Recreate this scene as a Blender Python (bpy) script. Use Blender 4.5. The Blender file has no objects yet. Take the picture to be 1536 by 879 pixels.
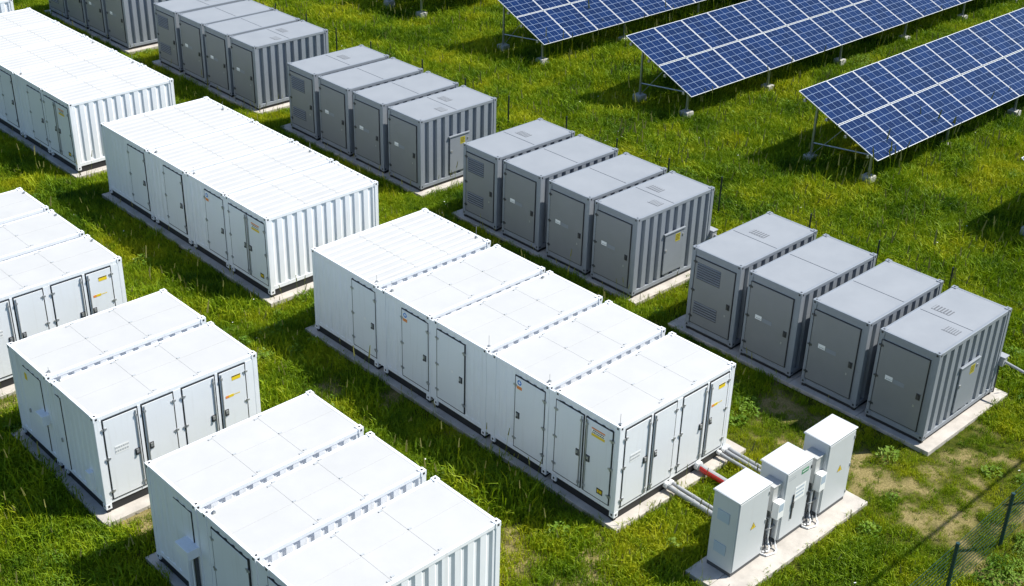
import bpy, bmesh, math, random
import numpy as np
from mathutils import Vector, Matrix
R = math.radians
random.seed(7)
rng = np.random.default_rng(11)
sc = bpy.context.scene
COL = sc.collection

# ------------------------------------------------------------------ camera
CAM_LOC = (-21.4044, -17.8492, 21.9887)
CAM_ROT = (1.06958973, -0.0253189798, -0.757833507)
F_PX = 1949.87
cam_d = bpy.data.cameras.new('camera')
cam_d.sensor_width = 36.0
cam_d.lens = F_PX / 1536 * 36
cam_d.clip_start = 0.5
cam_d.clip_end = 1500
cam = bpy.data.objects.new('camera', cam_d)
cam.location = CAM_LOC
cam.rotation_euler = CAM_ROT
COL.objects.link(cam)
sc.camera = cam

# ------------------------------------------------------------------ sun, sky, exposure
SUN = Vector((0.65, -0.42, 1.0)).normalized()
elev = math.asin(SUN.z)
world = bpy.data.worlds.new('World')
sc.world = world
world.use_nodes = True
wn = world.node_tree.nodes
sky = wn.new('ShaderNodeTexSky')
sky.sky_type = 'NISHITA'
sky.sun_disc = False
sky.sun_elevation = elev
sky.sun_rotation = math.atan2(SUN.x, SUN.y)
sky.air_density = 1.2
sky.dust_density = 0.3
sky.ozone_density = 3.2
world.node_tree.links.new(sky.outputs[0], wn['Background'].inputs[0])
wn['Background'].inputs[1].default_value = 0.097
sun_d = bpy.data.lights.new('sun', 'SUN')
sun_d.energy = 5.0
sun_d.angle = R(0.5)
sun_d.color = (1.0, 0.965, 0.88)
sun = bpy.data.objects.new('sun', sun_d)
sun.rotation_euler = SUN.to_track_quat('Z', 'Y').to_euler()
sun.location = (10, -20, 40)
COL.objects.link(sun)
sc.view_settings.view_transform = 'Standard'
sc.view_settings.look = 'None'
sc.view_settings.exposure = 0.56
sc.view_settings.gamma = 1.0
sc.cycles.max_bounces = 8
sc.cycles.diffuse_bounces = 4

# ------------------------------------------------------------------ materials
def mat(name, col, rough=0.5, metal=0.0, var=0.0, scale=3.0, streak=0.0, spec=0.5, bump=0.0, bscale=60, dirt=(0.32, 0.27, 0.2), coord='Object'):
    m = bpy.data.materials.new(name)
    m.use_nodes = True
    nt = m.node_tree
    b = nt.nodes['Principled BSDF']
    b.inputs['Base Color'].default_value = (*col, 1)
    b.inputs['Roughness'].default_value = rough
    b.inputs['Metallic'].default_value = metal
    b.inputs['Specular IOR Level'].default_value = spec
    L = nt.links.new
    if var or streak or bump:
        tc = nt.nodes.new('ShaderNodeNewGeometry')
        pos = tc.outputs['Position']
    if var:
        n = nt.nodes.new('ShaderNodeTexNoise')
        n.inputs['Scale'].default_value = scale
        n.inputs['Detail'].default_value = 6
        n.inputs['Roughness'].default_value = 0.65
        L(pos, n.inputs['Vector'])
        mr = nt.nodes.new('ShaderNodeMapRange')
        mr.inputs['From Min'].default_value = 0.25
        mr.inputs['From Max'].default_value = 0.75
        mr.inputs['To Min'].default_value = 1 - var
        mr.inputs['To Max'].default_value = 1 + var * 0.4
        L(n.outputs['Fac'], mr.inputs['Value'])
        mx = nt.nodes.new('ShaderNodeMix'); mx.data_type = 'RGBA'; mx.blend_type = 'MULTIPLY'
        mx.inputs['Factor'].default_value = 1
        mx.inputs[6].default_value = (*col, 1)
        L(mr.outputs[0], mx.inputs[7])
        last = mx.outputs[2]
        if streak:
            mp = nt.nodes.new('ShaderNodeMapping')
            mp.inputs['Scale'].default_value = (9, 9, 0.55)
            L(pos, mp.inputs['Vector'])
            n2 = nt.nodes.new('ShaderNodeTexNoise')
            n2.inputs['Scale'].default_value = 1.0
            n2.inputs['Detail'].default_value = 5
            L(mp.outputs[0], n2.inputs['Vector'])
            mr2 = nt.nodes.new('ShaderNodeMapRange')
            mr2.inputs['From Min'].default_value = 0.56
            mr2.inputs['From Max'].default_value = 0.8
            mr2.inputs['To Max'].default_value = streak
            L(n2.outputs['Fac'], mr2.inputs['Value'])
            m3 = nt.nodes.new('ShaderNodeMix'); m3.data_type = 'RGBA'
            L(mr2.outputs[0], m3.inputs['Factor'])
            L(last, m3.inputs[6])
            m3.inputs[7].default_value = (*dirt, 1)
            last = m3.outputs[2]
        L(last, b.inputs['Base Color'])
        rr = nt.nodes.new('ShaderNodeMapRange')
        rr.inputs['To Min'].default_value = max(0.05, rough - 0.12)
        rr.inputs['To Max'].default_value = min(1, rough + 0.12)
        L(n.outputs['Fac'], rr.inputs['Value'])
        L(rr.outputs[0], b.inputs['Roughness'])
    if bump:
        nb = nt.nodes.new('ShaderNodeTexNoise')
        nb.inputs['Scale'].default_value = bscale
        nb.inputs['Detail'].default_value = 4
        L(pos, nb.inputs['Vector'])
        bp = nt.nodes.new('ShaderNodeBump')
        bp.inputs['Strength'].default_value = bump
        bp.inputs['Distance'].default_value = 0.01
        L(nb.outputs['Fac'], bp.inputs['Height'])
        L(bp.outputs[0], b.inputs['Normal'])
    return m

M = {}
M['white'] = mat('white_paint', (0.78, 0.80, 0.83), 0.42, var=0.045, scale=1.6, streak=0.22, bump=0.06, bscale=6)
M['whiteroof'] = mat('white_roof_dimmed', (0.475, 0.473, 0.468), 0.5, var=0.06, scale=0.9, streak=0.0, bump=0.05, bscale=5)  # same white, darkened in colour to offset the sun overexposing the roofs
M['whitedoor'] = mat('white_door_paint', (0.74, 0.76, 0.785), 0.4, var=0.03, scale=1.1, streak=0.12, bump=0.04, bscale=4)
M['grey'] = mat('grey_paint', (0.235, 0.258, 0.292), 0.45, var=0.07, scale=2.2, streak=0.12, bump=0.05, bscale=6, dirt=(0.2, 0.2, 0.19))
M['greyroof'] = mat('grey_roof_paint', (0.27, 0.285, 0.308), 0.5, var=0.08, scale=1.1, bump=0.05, bscale=5)
M['greydoor'] = mat('grey_door_paint', (0.215, 0.222, 0.232), 0.42, var=0.06, scale=1.8, streak=0.1, dirt=(0.19, 0.18, 0.17))
M['greydark'] = mat('dark_grey_grille', (0.055, 0.06, 0.068), 0.55)
M['grate'] = mat('grate_grey', (0.12, 0.125, 0.135), 0.5)
M['black'] = mat('black_rubber', (0.018, 0.019, 0.021), 0.6)
M['under'] = mat('undercarriage_shaded', (0.014, 0.015, 0.017), 0.6)  # dark base, blackened further so its colour carries the shade under the containers
M['hinge'] = mat('galvanised_hinge', (0.42, 0.43, 0.44), 0.4, 0.6)
M['hingedark'] = mat('dark_hinge', (0.06, 0.063, 0.068), 0.45, 0.3)
M['handle'] = mat('black_handle', (0.05, 0.05, 0.055), 0.35)
M['gal'] = mat('galvanised_steel', (0.36, 0.38, 0.39), 0.42, 0.75, var=0.15, scale=8)
M['concrete'] = mat('concrete', (0.50, 0.46, 0.415), 0.9, var=0.32, scale=1.7, bump=0.5, bscale=35, spec=0.2)
M['footing'] = mat('footing_concrete', (0.44, 0.43, 0.40), 0.9, var=0.25, scale=5, bump=0.5, bscale=30, spec=0.2)
M['cab'] = mat('cabinet_paint', (0.55, 0.57, 0.585), 0.4, var=0.03, scale=2.5, streak=0.08)
M['plinth'] = mat('plinth_grey', (0.075, 0.078, 0.083), 0.6)
M['yellow'] = mat('yellow_print', (0.78, 0.56, 0.02), 0.45)
M['olive'] = mat('faded_yellow_print', (0.42, 0.37, 0.03), 0.5)
M['orange'] = mat('orange_print', (0.75, 0.25, 0.06), 0.45)
M['red'] = mat('red_plastic', (0.62, 0.025, 0.02), 0.35)
M['blue'] = mat('blue_print', (0.05, 0.22, 0.6), 0.45)
M['green'] = mat('green_print', (0.03, 0.22, 0.1), 0.45)
M['labelgrey'] = mat('grey_print', (0.42, 0.44, 0.46), 0.5)
M['labelwhite'] = mat('white_print', (0.82, 0.82, 0.81), 0.45)
M['paleblue'] = mat('pale_blue_label', (0.40, 0.48, 0.57), 0.4)
M['ink'] = mat('ink', (0.02, 0.02, 0.025), 0.5)
M['pipe'] = mat('pipe_plastic', (0.33, 0.34, 0.355), 0.3, var=0.05, scale=4)
M['postdark'] = mat('dark_fence_post', (0.012, 0.022, 0.022), 0.5)
M['postgreen'] = mat('green_fence_post', (0.012, 0.045, 0.045), 0.4)
M['wire'] = mat('green_fence_wire', (0.006, 0.032, 0.026), 0.7, spec=0.1)
M['alu'] = mat('aluminium_frame', (0.8, 0.8, 0.8), 0.35, 0.1)
M['bark'] = mat('added_pole_wood', (0.12, 0.085, 0.06), 0.85)
M['stone'] = mat('pink_stone', (0.42, 0.30, 0.24), 0.9, var=0.2, scale=6, bump=0.5, bscale=20)

def solar_material():
    m = bpy.data.materials.new('solar_cells'); m.use_nodes = True
    nt = m.node_tree; L = nt.links.new; b = nt.nodes['Principled BSDF']
    uv = nt.nodes.new('ShaderNodeUVMap')
    sp = nt.nodes.new('ShaderNodeSeparateXYZ'); L(uv.outputs[0], sp.inputs[0])
    def lines(out, n, w):
        a = nt.nodes.new('ShaderNodeMath'); a.operation = 'MULTIPLY'; a.inputs[1].default_value = n; L(out, a.inputs[0])
        f = nt.nodes.new('ShaderNodeMath'); f.operation = 'FRACT'; L(a.outputs[0], f.inputs[0])
        c = nt.nodes.new('ShaderNodeMath'); c.operation = 'SUBTRACT'; c.inputs[1].default_value = 0.5; L(f.outputs[0], c.inputs[0])
        d = nt.nodes.new('ShaderNodeMath'); d.operation = 'ABSOLUTE'; L(c.outputs[0], d.inputs[0])
        g = nt.nodes.new('ShaderNodeMath'); g.operation = 'GREATER_THAN'; g.inputs[1].default_value = 0.5 - w; L(d.outputs[0], g.inputs[0])
        return g.outputs[0]
    a = lines(sp.outputs[0], 4, 0.017); c = lines(sp.outputs[1], 6, 0.022)
    mx = nt.nodes.new('ShaderNodeMath'); mx.operation = 'MAXIMUM'; L(a, mx.inputs[0]); L(c, mx.inputs[1])
    a2 = lines(sp.outputs[0], 8, 0.022)
    h = nt.nodes.new('ShaderNodeMath'); h.operation = 'MULTIPLY'; h.inputs[1].default_value = 0.28; L(a2, h.inputs[0])
    mm = nt.nodes.new('ShaderNodeMath'); mm.operation = 'MAXIMUM'; L(mx.outputs[0], mm.inputs[0]); L(h.outputs[0], mm.inputs[1])
    # per-cell tone
    sc3 = nt.nodes.new('ShaderNodeVectorMath'); sc3.operation = 'MULTIPLY'; sc3.inputs[1].default_value = (4, 6, 1); L(uv.outputs[0], sc3.inputs[0])
    fl = nt.nodes.new('ShaderNodeVectorMath'); fl.operation = 'FLOOR'; L(sc3.outputs[0], fl.inputs[0])
    oi = nt.nodes.new('ShaderNodeObjectInfo')
    ad = nt.nodes.new('ShaderNodeVectorMath'); ad.operation = 'ADD'; L(fl.outputs[0], ad.inputs[0])
    cb = nt.nodes.new('ShaderNodeMath'); cb.operation = 'MULTIPLY'; cb.inputs[1].default_value = 137.0; L(oi.outputs['Random'], cb.inputs[0])
    L(cb.outputs[0], ad.inputs[1])
    wnn = nt.nodes.new('ShaderNodeTexWhiteNoise'); L(ad.outputs[0], wnn.inputs['Vector'])
    geo = nt.nodes.new('ShaderNodeNewGeometry')
    vo = nt.nodes.new('ShaderNodeTexVoronoi'); vo.inputs['Scale'].default_value = 22; L(geo.outputs['Position'], vo.inputs['Vector'])
    r = nt.nodes.new('ShaderNodeMix'); r.data_type = 'RGBA'
    r.inputs[6].default_value = (0.002, 0.010, 0.045, 1); r.inputs[7].default_value = (0.004, 0.020, 0.085, 1)
    av = nt.nodes.new('ShaderNodeMath'); av.operation = 'MULTIPLY_ADD'; av.inputs[1].default_value = 0.65
    L(wnn.outputs['Value'], av.inputs[0])
    vb = nt.nodes.new('ShaderNodeMath'); vb.operation = 'MULTIPLY'; vb.inputs[1].default_value = 0.35; L(vo.outputs['Color'], vb.inputs[0])
    L(vb.outputs[0], av.inputs[2])
    L(av.outputs[0], r.inputs['Factor'])
    out = nt.nodes.new('ShaderNodeMix'); out.data_type = 'RGBA'
    L(mm.outputs[0], out.inputs['Factor']); L(r.outputs[2], out.inputs[6]); out.inputs[7].default_value = (0.24, 0.31, 0.44, 1)
    L(out.outputs[2], b.inputs['Base Color'])
    b.inputs['Roughness'].default_value = 0.2
    b.inputs['Specular IOR Level'].default_value = 0.22
    return m
M['cells'] = solar_material()

# ------------------------------------------------------------------ ground masks shared by soil and grass
def vnoise(x, y, s, seed):
    x = np.asarray(x) / s + seed * 17.3; y = np.asarray(y) / s + seed * 9.7
    xi = np.floor(x).astype(int); yi = np.floor(y).astype(int)
    fx = x - xi; fy = y - yi
    fx = fx * fx * (3 - 2 * fx); fy = fy * fy * (3 - 2 * fy)
    def h(a, b):
        v = np.sin(a * 127.1 + b * 311.7 + seed * 74.7) * 43758.5453
        return v - np.floor(v)
    return (h(xi, yi) * (1 - fx) + h(xi + 1, yi) * fx) * (1 - fy) + (h(xi, yi + 1) * (1 - fx) + h(xi + 1, yi + 1) * fx) * fy
def fbm(x, y, s, seed):
    return 0.5 * vnoise(x, y, s, seed) + 0.3 * vnoise(x, y, s / 2.3, seed + 1) + 0.2 * vnoise(x, y, s / 5.1, seed + 2)
BARE = [(7.5, 0.8, 1.5, 1.0), (7.1, -0.6, 1.0, 0.9), (7.0, -2.3, 1.3, 1.0), (7.7, -3.3, 1.1, 0.9), (7.8, -4.6, 1.3, 1.0), (8.6, -5.5, 1.2, 1.0), (9.7, -5.9, 1.1, 0.9),
        (6.6, -5.5, 1.0, 1.0), (6.0, -5.3, 0.7, 0.6), (-0.9, 0.4, 1.0, 0.6), (-2.7, 0.2, 1.2, 0.9), (-1.3, -0.4, 0.9, 0.9), (-8.0, 9.1, 0.8, 0.9), (-9.0, 8.6, 0.9, 0.8),
        (-0.42, 16.3, 0.6, 0.9), (-1.0, 11.0, 1.1, 0.7), (-1.1, 9.0, 1.3, 0.7), (-9.2, 16.2, 0.9, 0.9), (8.0, -7.6, 0.8, 0.8), (5.8, -7.8, 0.7, 0.8), (9.0, -3.9, 0.6, 0.6),
        (12.0, -4.3, 0.5, 0.8), (-2.8, -1.6, 0.9, 0.6), (7.0, 3.4, 1.2, 0.5), (-1.6, 5.5, 1.2, 0.5)]
def bare(x, y):
    v = np.zeros_like(x)
    for bx, by, r, w in BARE:
        v = np.maximum(v, w * np.clip(1.45 - np.hypot(x - bx, y - by) / r, 0, 1))
    n = fbm(x, y, 0.9, 3)
    v = np.clip((v * 0.62 + (n - 0.5) * 3.4 - 0.38) * 2.0, 0, 0.85) * (v > 0)
    n2 = fbm(x, y, 1.4, 8)
    return np.maximum(v, np.clip((n2 - 0.78) * 6, 0, 0.6))
GROUND_Z = -0.25

# ------------------------------------------------------------------ helpers
class MB:
    def __init__(s): s.v = []; s.f = []; s.mi = []; s.uv = None
    def quad(s, a, b, c, d, m=0):
        i = len(s.v); s.v += [a, b, c, d]; s.f.append((i, i + 1, i + 2, i + 3)); s.mi.append(m)
    def box(s, x0, x1, y0, y1, z0, z1, m=0):
        if x0 > x1: x0, x1 = x1, x0
        if y0 > y1: y0, y1 = y1, y0
        if z0 > z1: z0, z1 = z1, z0
        i = len(s.v)
        s.v += [(x0, y0, z0), (x1, y0, z0), (x1, y1, z0), (x0, y1, z0), (x0, y0, z1), (x1, y0, z1), (x1, y1, z1), (x0, y1, z1)]
        for f in ((0, 3, 2, 1), (4, 5, 6, 7), (0, 1, 5, 4), (1, 2, 6, 5), (2, 3, 7, 6), (3, 0, 4, 7)):
            s.f.append(tuple(i + k for k in f)); s.mi.append(m)
    def tube(s, pts, r, n=8, m=0, caps=True):
        pts = [Vector(p) for p in pts]; rings = []
        for k, p in enumerate(pts):
            d = (pts[min(k + 1, len(pts) - 1)] - pts[max(k - 1, 0)]).normalized()
            up = Vector((0, 0, 1)) if abs(d.z) < 0.95 else Vector((1, 0, 0))
            a = d.cross(up).normalized(); b = a.cross(d)
            rr = r[k] if isinstance(r, (list, tuple)) else r
            i = len(s.v)
            s.v += [tuple(p + (a * math.cos(2 * math.pi * j / n) + b * math.sin(2 * math.pi * j / n)) * rr) for j in range(n)]
            rings.append(i)
        for k in range(len(rings) - 1):
            for j in range(n):
                s.f.append((rings[k] + j, rings[k] + (j + 1) % n, rings[k + 1] + (j + 1) % n, rings[k + 1] + j)); s.mi.append(m)
        if caps:
            s.f.append(tuple(rings[0] + j for j in reversed(range(n)))); s.mi.append(m)
            s.f.append(tuple(rings[-1] + j for j in range(n))); s.mi.append(m)
    def mesh(s, name, mats):
        me = bpy.data.meshes.new(name)
        me.from_pydata(s.v, [], s.f)
        for m in mats: me.materials.append(m)
        me.polygons.foreach_set('material_index', s.mi)
        bm = bmesh.new(); bm.from_mesh(me); bmesh.ops.recalc_face_normals(bm, faces=bm.faces); bm.to_mesh(me); bm.free()
        me.update()
        return me

CACHE = {}
def part(name, parent, key, fn, mats, bevel=0, kind=None, label=None, loc=None):
    """One mesh object under its parent; alike pieces share mesh data."""
    k = (name,) + tuple(key) if key is not None else None
    me = CACHE.get(k) if k else None
    if me is None:
        mb = MB(); fn(mb); me = mb.mesh(name, mats)
        if k: CACHE[k] = me
    o = bpy.data.objects.new(name, me); COL.objects.link(o)
    o.parent = parent
    if loc: o.location = loc
    if bevel:
        bv = o.modifiers.new('bevel', 'BEVEL'); bv.width = bevel; bv.segments = 2; bv.limit_method = 'ANGLE'; bv.angle_limit = R(40)
    if kind: o['kind'] = kind
    if label: o['label'] = label
    return o
def thing(name, label, cat, loc=(0, 0, 0), rz=0, group=None):
    o = bpy.data.objects.new(name, None); COL.objects.link(o)
    o.empty_display_size = 0.2
    o.location = loc; o.rotation_euler = (0, 0, rz)
    o['label'] = label; o['category'] = cat
    if group: o['group'] = group
    return o
def solid(name, fn, mats, label=None, cat=None, kind=None, bevel=0, group=None):
    o = part(name, None, None, fn, mats, bevel)
    if label: o['label'] = label
    if cat: o['category'] = cat
    if kind: o['kind'] = kind
    if group: o['group'] = group
    return o

# face helper: f = 'x' (the face at x=0 looking to -x, u runs along +y) or 'y' (the face at y=0 looking to -y, u along +x)
def fb(mb, f, u0, u1, z0, z1, o0, o1, m=0):
    if f == 'x': mb.box(-o1, -o0, u0, u1, z0, z1, m)
    else: mb.box(u0, u1, -o1, -o0, z0, z1, m)
def fp(f, u, z, o):
    return (-o, u, z) if f == 'x' else (u, -o, z)

# ------------------------------------------------------------------ containers
def corr_profile(L, pitch, depth, flat, slope):
    """outer flat, slope in, inner flat, slope out"""
    n = max(1, round(L / pitch)); p = L / n; k = p / pitch
    pts = [(0, 0)]
    for i in range(n):
        a = i * p
        fl = flat * k; sl = slope * k
        pts += [(a + fl / 2, 0), (a + fl / 2 + sl, -depth), (a + p - fl / 2 - sl, -depth), (a + p - fl / 2, 0)]
    pts.append((L, 0))
    return pts
def corr_wall(mb, f, u0, u1, z0, z1, off, pitch, depth, flat, slope, flip=0):
    pr = corr_profile(u1 - u0, pitch, depth, flat, slope)
    for (a, d), (b, e) in zip(pr[:-1], pr[1:]):
        if f == 'x': P = lambda u, o, z: (flip + o if flip else -o, u, z)
        else: P = lambda u, o, z: (u, flip + o if flip else -o, z)
        mb.quad(P(u0 + a, off + d, z0), P(u0 + b, off + e, z0), P(u0 + b, off + e, z1), P(u0 + a, off + d, z1))

def shell(t, dx, dy, h, paint, roofm, key, yface, roof, skirt, wave):
    """frame, castings, walls, roof, undercarriage shared by every container of one size"""
    b0 = 0.15 if skirt else 0.0
    post = 0.15; rail = 0.13
    def frame(mb):
        for x in (0, dx - post):
            for y in (0, dy - post):
                mb.box(x, x + post, y, y + post, 0.162, h - 0.122)
        for z0, z1 in ((h - rail, h - 0.002), (b0, b0 + 0.15)):
            mb.box(post + 0.002, dx - post - 0.002, 0.012, 0.10, z0, z1); mb.box(post + 0.002, dx - post - 0.002, dy - 0.10, dy - 0.012, z0, z1)
            mb.box(0.012, 0.10, post + 0.002, dy - post - 0.002, z0, z1); mb.box(dx - 0.10, dx - 0.012, post + 0.002, dy - post - 0.002, z0, z1)
    part('frame', t, key, frame, [paint], bevel=0.012)
    def casting(mb):
        mb.box(-0.004, 0.165, -0.004, 0.165, 0, 0.16)
        mb.box(0.05, 0.11, -0.007, 0.0, 0.045, 0.115, 1)
        mb.box(-0.007, 0.0, 0.05, 0.11, 0.045, 0.115, 1)
        mb.box(0.05, 0.11, 0.05, 0.11, 0.158, 0.163, 1)
    for x, sx in ((0, 1), (dx, -1)):
        for y, sy in ((0, 1), (dy, -1)):
            for z in (0, h - 0.12):
                o = part('corner_casting', t, ('c', paint.name), casting, [paint, M['black']], loc=(x, y, z))
                o.scale = (sx, sy, 1 if z == 0 else 0.86)
    def under(mb):
        mb.box(0.05, dx - 0.05, 0.05, dy - 0.05, -0.117, b0 + 0.02)
        for x in (0.03, dx - 0.13):
            for y in (0.03, dy - 0.13): mb.box(x, x + 0.1, y, y + 0.1, -0.119, -0.001)
    part('base_frame', t, key, under, [M['under']])
    # hidden long sides
    z0, z1 = b0 + 0.14, h - rail + 0.01
    wp, wd, wf, ws = wave
    part('wall_panel', t, key + ('yb',), lambda mb: corr_wall(mb, 'y', 0.14, dx - 0.14, z0, z1, -0.02, wp, wd * 0.6 if skirt else wd, wf, ws, flip=dy), [paint])
    part('wall_panel', t, key + ('xb',), lambda mb: corr_wall(mb, 'x', 0.14, dy - 0.14, z0, z1, -0.02, wp, wd * 0.6 if skirt else wd, wf, ws, flip=dx), [paint])
    if yface == 'flat':
        part('wall_panel', t, key + ('yf',), lambda mb: fb(mb, 'y', 0.14, dx - 0.14, z0, z1, -0.06, -0.03), [paint])
    else:
        part('wall_panel', t, key + ('yc',), lambda mb: corr_wall(mb, 'y', 0.14, dx - 0.14, z0, z1, -0.02, wp, wd, wf, ws), [paint])
    # roof
    zr = h - 0.03
    if roof == 'ribbed':
        xs = [0.09, dx * 0.375, dx * 0.66, dx - 0.09]
        for i in range(3):
            def rp(mb, a=xs[i], b=xs[i + 1]):
                pr = corr_profile(dy - 0.18, 0.36, 0.022, 0.2, 0.05)
                for (u, d), (w, e) in zip(pr[:-1], pr[1:]):
                    mb.quad((a + 0.004, 0.09 + u, zr + 0.02 + d), (b - 0.004, 0.09 + u, zr + 0.02 + d), (b - 0.004, 0.09 + w, zr + 0.02 + e), (a + 0.004, 0.09 + w, zr + 0.02 + e))
            part('roof_panel', t, key + ('rr', i), rp, [roofm])
        def weld(mb):
            k = max(2, round((dy - 0.18) / 0.36)); p = (dy - 0.18) / k
            for x in xs[1:3]:
                for i in range(k): mb.box(x - 0.02, x + 0.02, 0.09 + (i + 0.36) * p, 0.09 + (i + 0.64) * p, zr - 0.004, zr + 0.006)
        part('roof_welds', t, key + ('rw',), weld, [M['labelgrey']], kind='stuff')
    elif roof == 'flat':
        xs = [0.09, 1.79, 3.15, dx - 0.09]; ym = dy * 0.5
        for i in range(3):
            for j, (ya, yb) in enumerate(((0.09, ym), (ym, dy - 0.09))):
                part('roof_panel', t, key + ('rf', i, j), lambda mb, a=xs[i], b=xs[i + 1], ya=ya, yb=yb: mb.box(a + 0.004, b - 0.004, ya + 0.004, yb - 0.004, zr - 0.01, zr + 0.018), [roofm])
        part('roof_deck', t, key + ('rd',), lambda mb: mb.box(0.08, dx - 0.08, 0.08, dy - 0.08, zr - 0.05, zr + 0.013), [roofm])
        def lug(mb):
            mb.box(-0.045, 0.045, -0.02, 0.02, 0, 0.022)
        for x in xs[1:3]:
            for y in (0.16, ym + 0.02, dy - 0.16):
                for ddx in ((-0.07, 0.1) if y != ym + 0.02 else (0.05,)):
                    part('roof_bolt', t, ('lug',), lug, [M['labelgrey']], loc=(x + ddx, y + ddx * 0.4, zr + 0.0185))
    else:
        xm = dx * 0.485
        for i, (a, b) in enumerate(((0.09, xm), (xm, dx - 0.09))):
            part('roof_panel', t, key + ('rg', i), lambda mb, a=a, b=b: mb.box(a + (0.012 if i else 0), b - (0 if i else 0.012), 0.09, dy - 0.09, zr - 0.02, zr + 0.022), [roofm], bevel=0.008)
        part('roof_deck', t, key + ('rd',), lambda mb: mb.box(0.08, dx - 0.08, 0.08, dy - 0.08, zr - 0.06, zr - 0.021), [M['greydark']])

def door(t, f, u0, u1, z0, z1, face=0.0, hinge='both', handle='lo', doorm=None, hm=None, gm=None, rod=None, hz=(0.12, 0.5, 0.88)):
    """door > seal, hinges, handle, rod; u0<u1 along the face"""
    doorm = doorm or M['whitedoor']; hm = hm or M['hinge']; gm = gm or M['black']
    k = (f, round(u0, 2), round(u1, 2), z0, z1, doorm.name, face)
    d = part('door', t, k, lambda mb: fb(mb, f, u0, u1, z0, z1, face - 0.03, face + 0.014), [doorm], bevel=0.006)
    g = 0.032 if doorm is M['whitedoor'] else 0.026
    part('door_seal', d, k, lambda mb: fb(mb, f, u0 - g, u1 + g, z0 - g, z1 + g, face - 0.04, face + 0.004), [gm])
    H = z1 - z0
    def hin(mb):
        fb(mb, f, -0.075, -0.012, -0.03, 0.03, 0, 0.016); fb(mb, f, 0.012, 0.075, -0.026, 0.026, 0, 0.016); fb(mb, f, -0.014, 0.014, -0.055, 0.055, 0, 0.03)
    us = {'lo': [u0], 'hi': [u1], 'both': [u0, u1], '': []}[hinge]
    for u in us:
        for q in hz:
            zz = z0 + H * q
            if hinge == 'both' and u == (u0 if handle == 'lo' else u1) and q == hz[1]: continue
            part('hinge', d, (f, hm.name), hin, [hm], loc=fp(f, u, zz, face + 0.012))
    if handle:
        uh = u0 + 0.13 if handle == 'lo' else u1 - 0.13
        def han(mb):
            fb(mb, f, -0.065, 0.065, -0.1, 0.1, 0, 0.02)
            fb(mb, f, -0.035, 0.035, -0.055, 0.075, 0.018, 0.045, 1)
            fb(mb, f, -0.028, 0.028, -0.075, -0.02, 0.044, 0.06, 0)
        part('handle', d, (f, hm.name), han, [M['handle'], hm], loc=fp(f, uh, z0 + H * 0.47, face + 0.013))
    if rod:
        ur = u0 + 0.045 if rod == 'lo' else u1 - 0.045
        def rd(mb):
            fb(mb, f, ur - 0.014, ur + 0.014, z0 + 0.03, z1 - 0.03, face + 0.014, face + 0.045)
            for q in (0.07, 0.93): fb(mb, f, ur - 0.035, ur + 0.035, z0 + H * q - 0.035, z0 + H * q + 0.035, face + 0.014, face + 0.055)
        part('lock_rod', d, k + (rod,), rd, [hm])
    return d

def strip(parent, name, f, u0, u1, z0, z1, o, m):
    """flat printed patch 3 mm thick"""
    return part(name, parent, (f, round(u0, 3), round(u1, 3), round(z0, 3), round(z1, 3), m.name), lambda mb: fb(mb, f, u0, u1, z0, z1, o, o + 0.003), [m])
def glyph_rows(parent, f, u0, u1, z0, z1, o, rows, m, seed=1):
    """lines of small print"""
    r = random.Random(seed)
    def fn(mb):
        for i in range(rows):
            za = z0 + (z1 - z0) * (i + 0.25) / rows; zb = z0 + (z1 - z0) * (i + 0.75) / rows
            u = u0
            while u < u1 - 0.01:
                w = r.uniform(0.02, 0.06)
                fb(mb, f, u, min(u1, u + w), za, zb, o, o + 0.0015); u += w + 0.014
    part('small_print', parent, None, fn, [m], kind='stuff')
def hazard_label(d, f, uc, zc, o, w=0.48, s=1):
    l = part('warning_label', d, (f, round(uc, 2), round(zc, 2), 'w'), lambda mb: fb(mb, f, uc - w / 2, uc + w / 2, zc - 0.13, zc + 0.13, o, o + 0.003), [M['labelwhite']])
    strip(l, 'label_stripe', f, uc - w / 2, uc + w / 2, zc + 0.085, zc + 0.13, o + 0.003, M['orange'])
    strip(l, 'label_stripe', f, uc - w / 2, uc + w / 2, zc - 0.13, zc - 0.05, o + 0.003, M['yellow'])
    glyph_rows(l, f, uc - w / 2 + 0.03, uc + w / 2 - 0.03, zc - 0.05, zc + 0.08, o + 0.003, 2, M['ink'], int(uc * 100))
def round_sign(d, f, uc, zc, o):
    """blue round sign above an orange bar"""
    def disc(mb):
        n = 16; i = len(mb.v)
        for k in range(n):
            a = 2 * math.pi * k / n
            mb.v.append(fp(f, uc + 0.085 * math.cos(a), zc + 0.085 * math.sin(a), o + 0.004))
        mb.f.append(tuple(range(i, i + n))); mb.mi.append(0)
        fb(mb, f, uc - 0.015, uc + 0.015, zc - 0.04, zc + 0.05, o + 0.004, o + 0.006, 1)
        fb(mb, f, uc - 0.045, uc + 0.045, zc - 0.012, zc + 0.012, o + 0.004, o + 0.0065, 1)
    l = part('instruction_sign', d, (f, round(uc, 2), round(zc, 2)), lambda mb: fb(mb, f, uc - 0.1, uc + 0.1, zc - 0.23, zc + 0.1, o, o + 0.003), [M['labelwhite']])
    part('sign_disc', l, (f, round(uc, 2), round(zc, 2)), disc, [M['blue'], M['labelwhite']])
    strip(l, 'sign_bar', f, uc - 0.1, uc + 0.1, zc - 0.22, zc - 0.12, o + 0.003, M['orange'])
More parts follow.
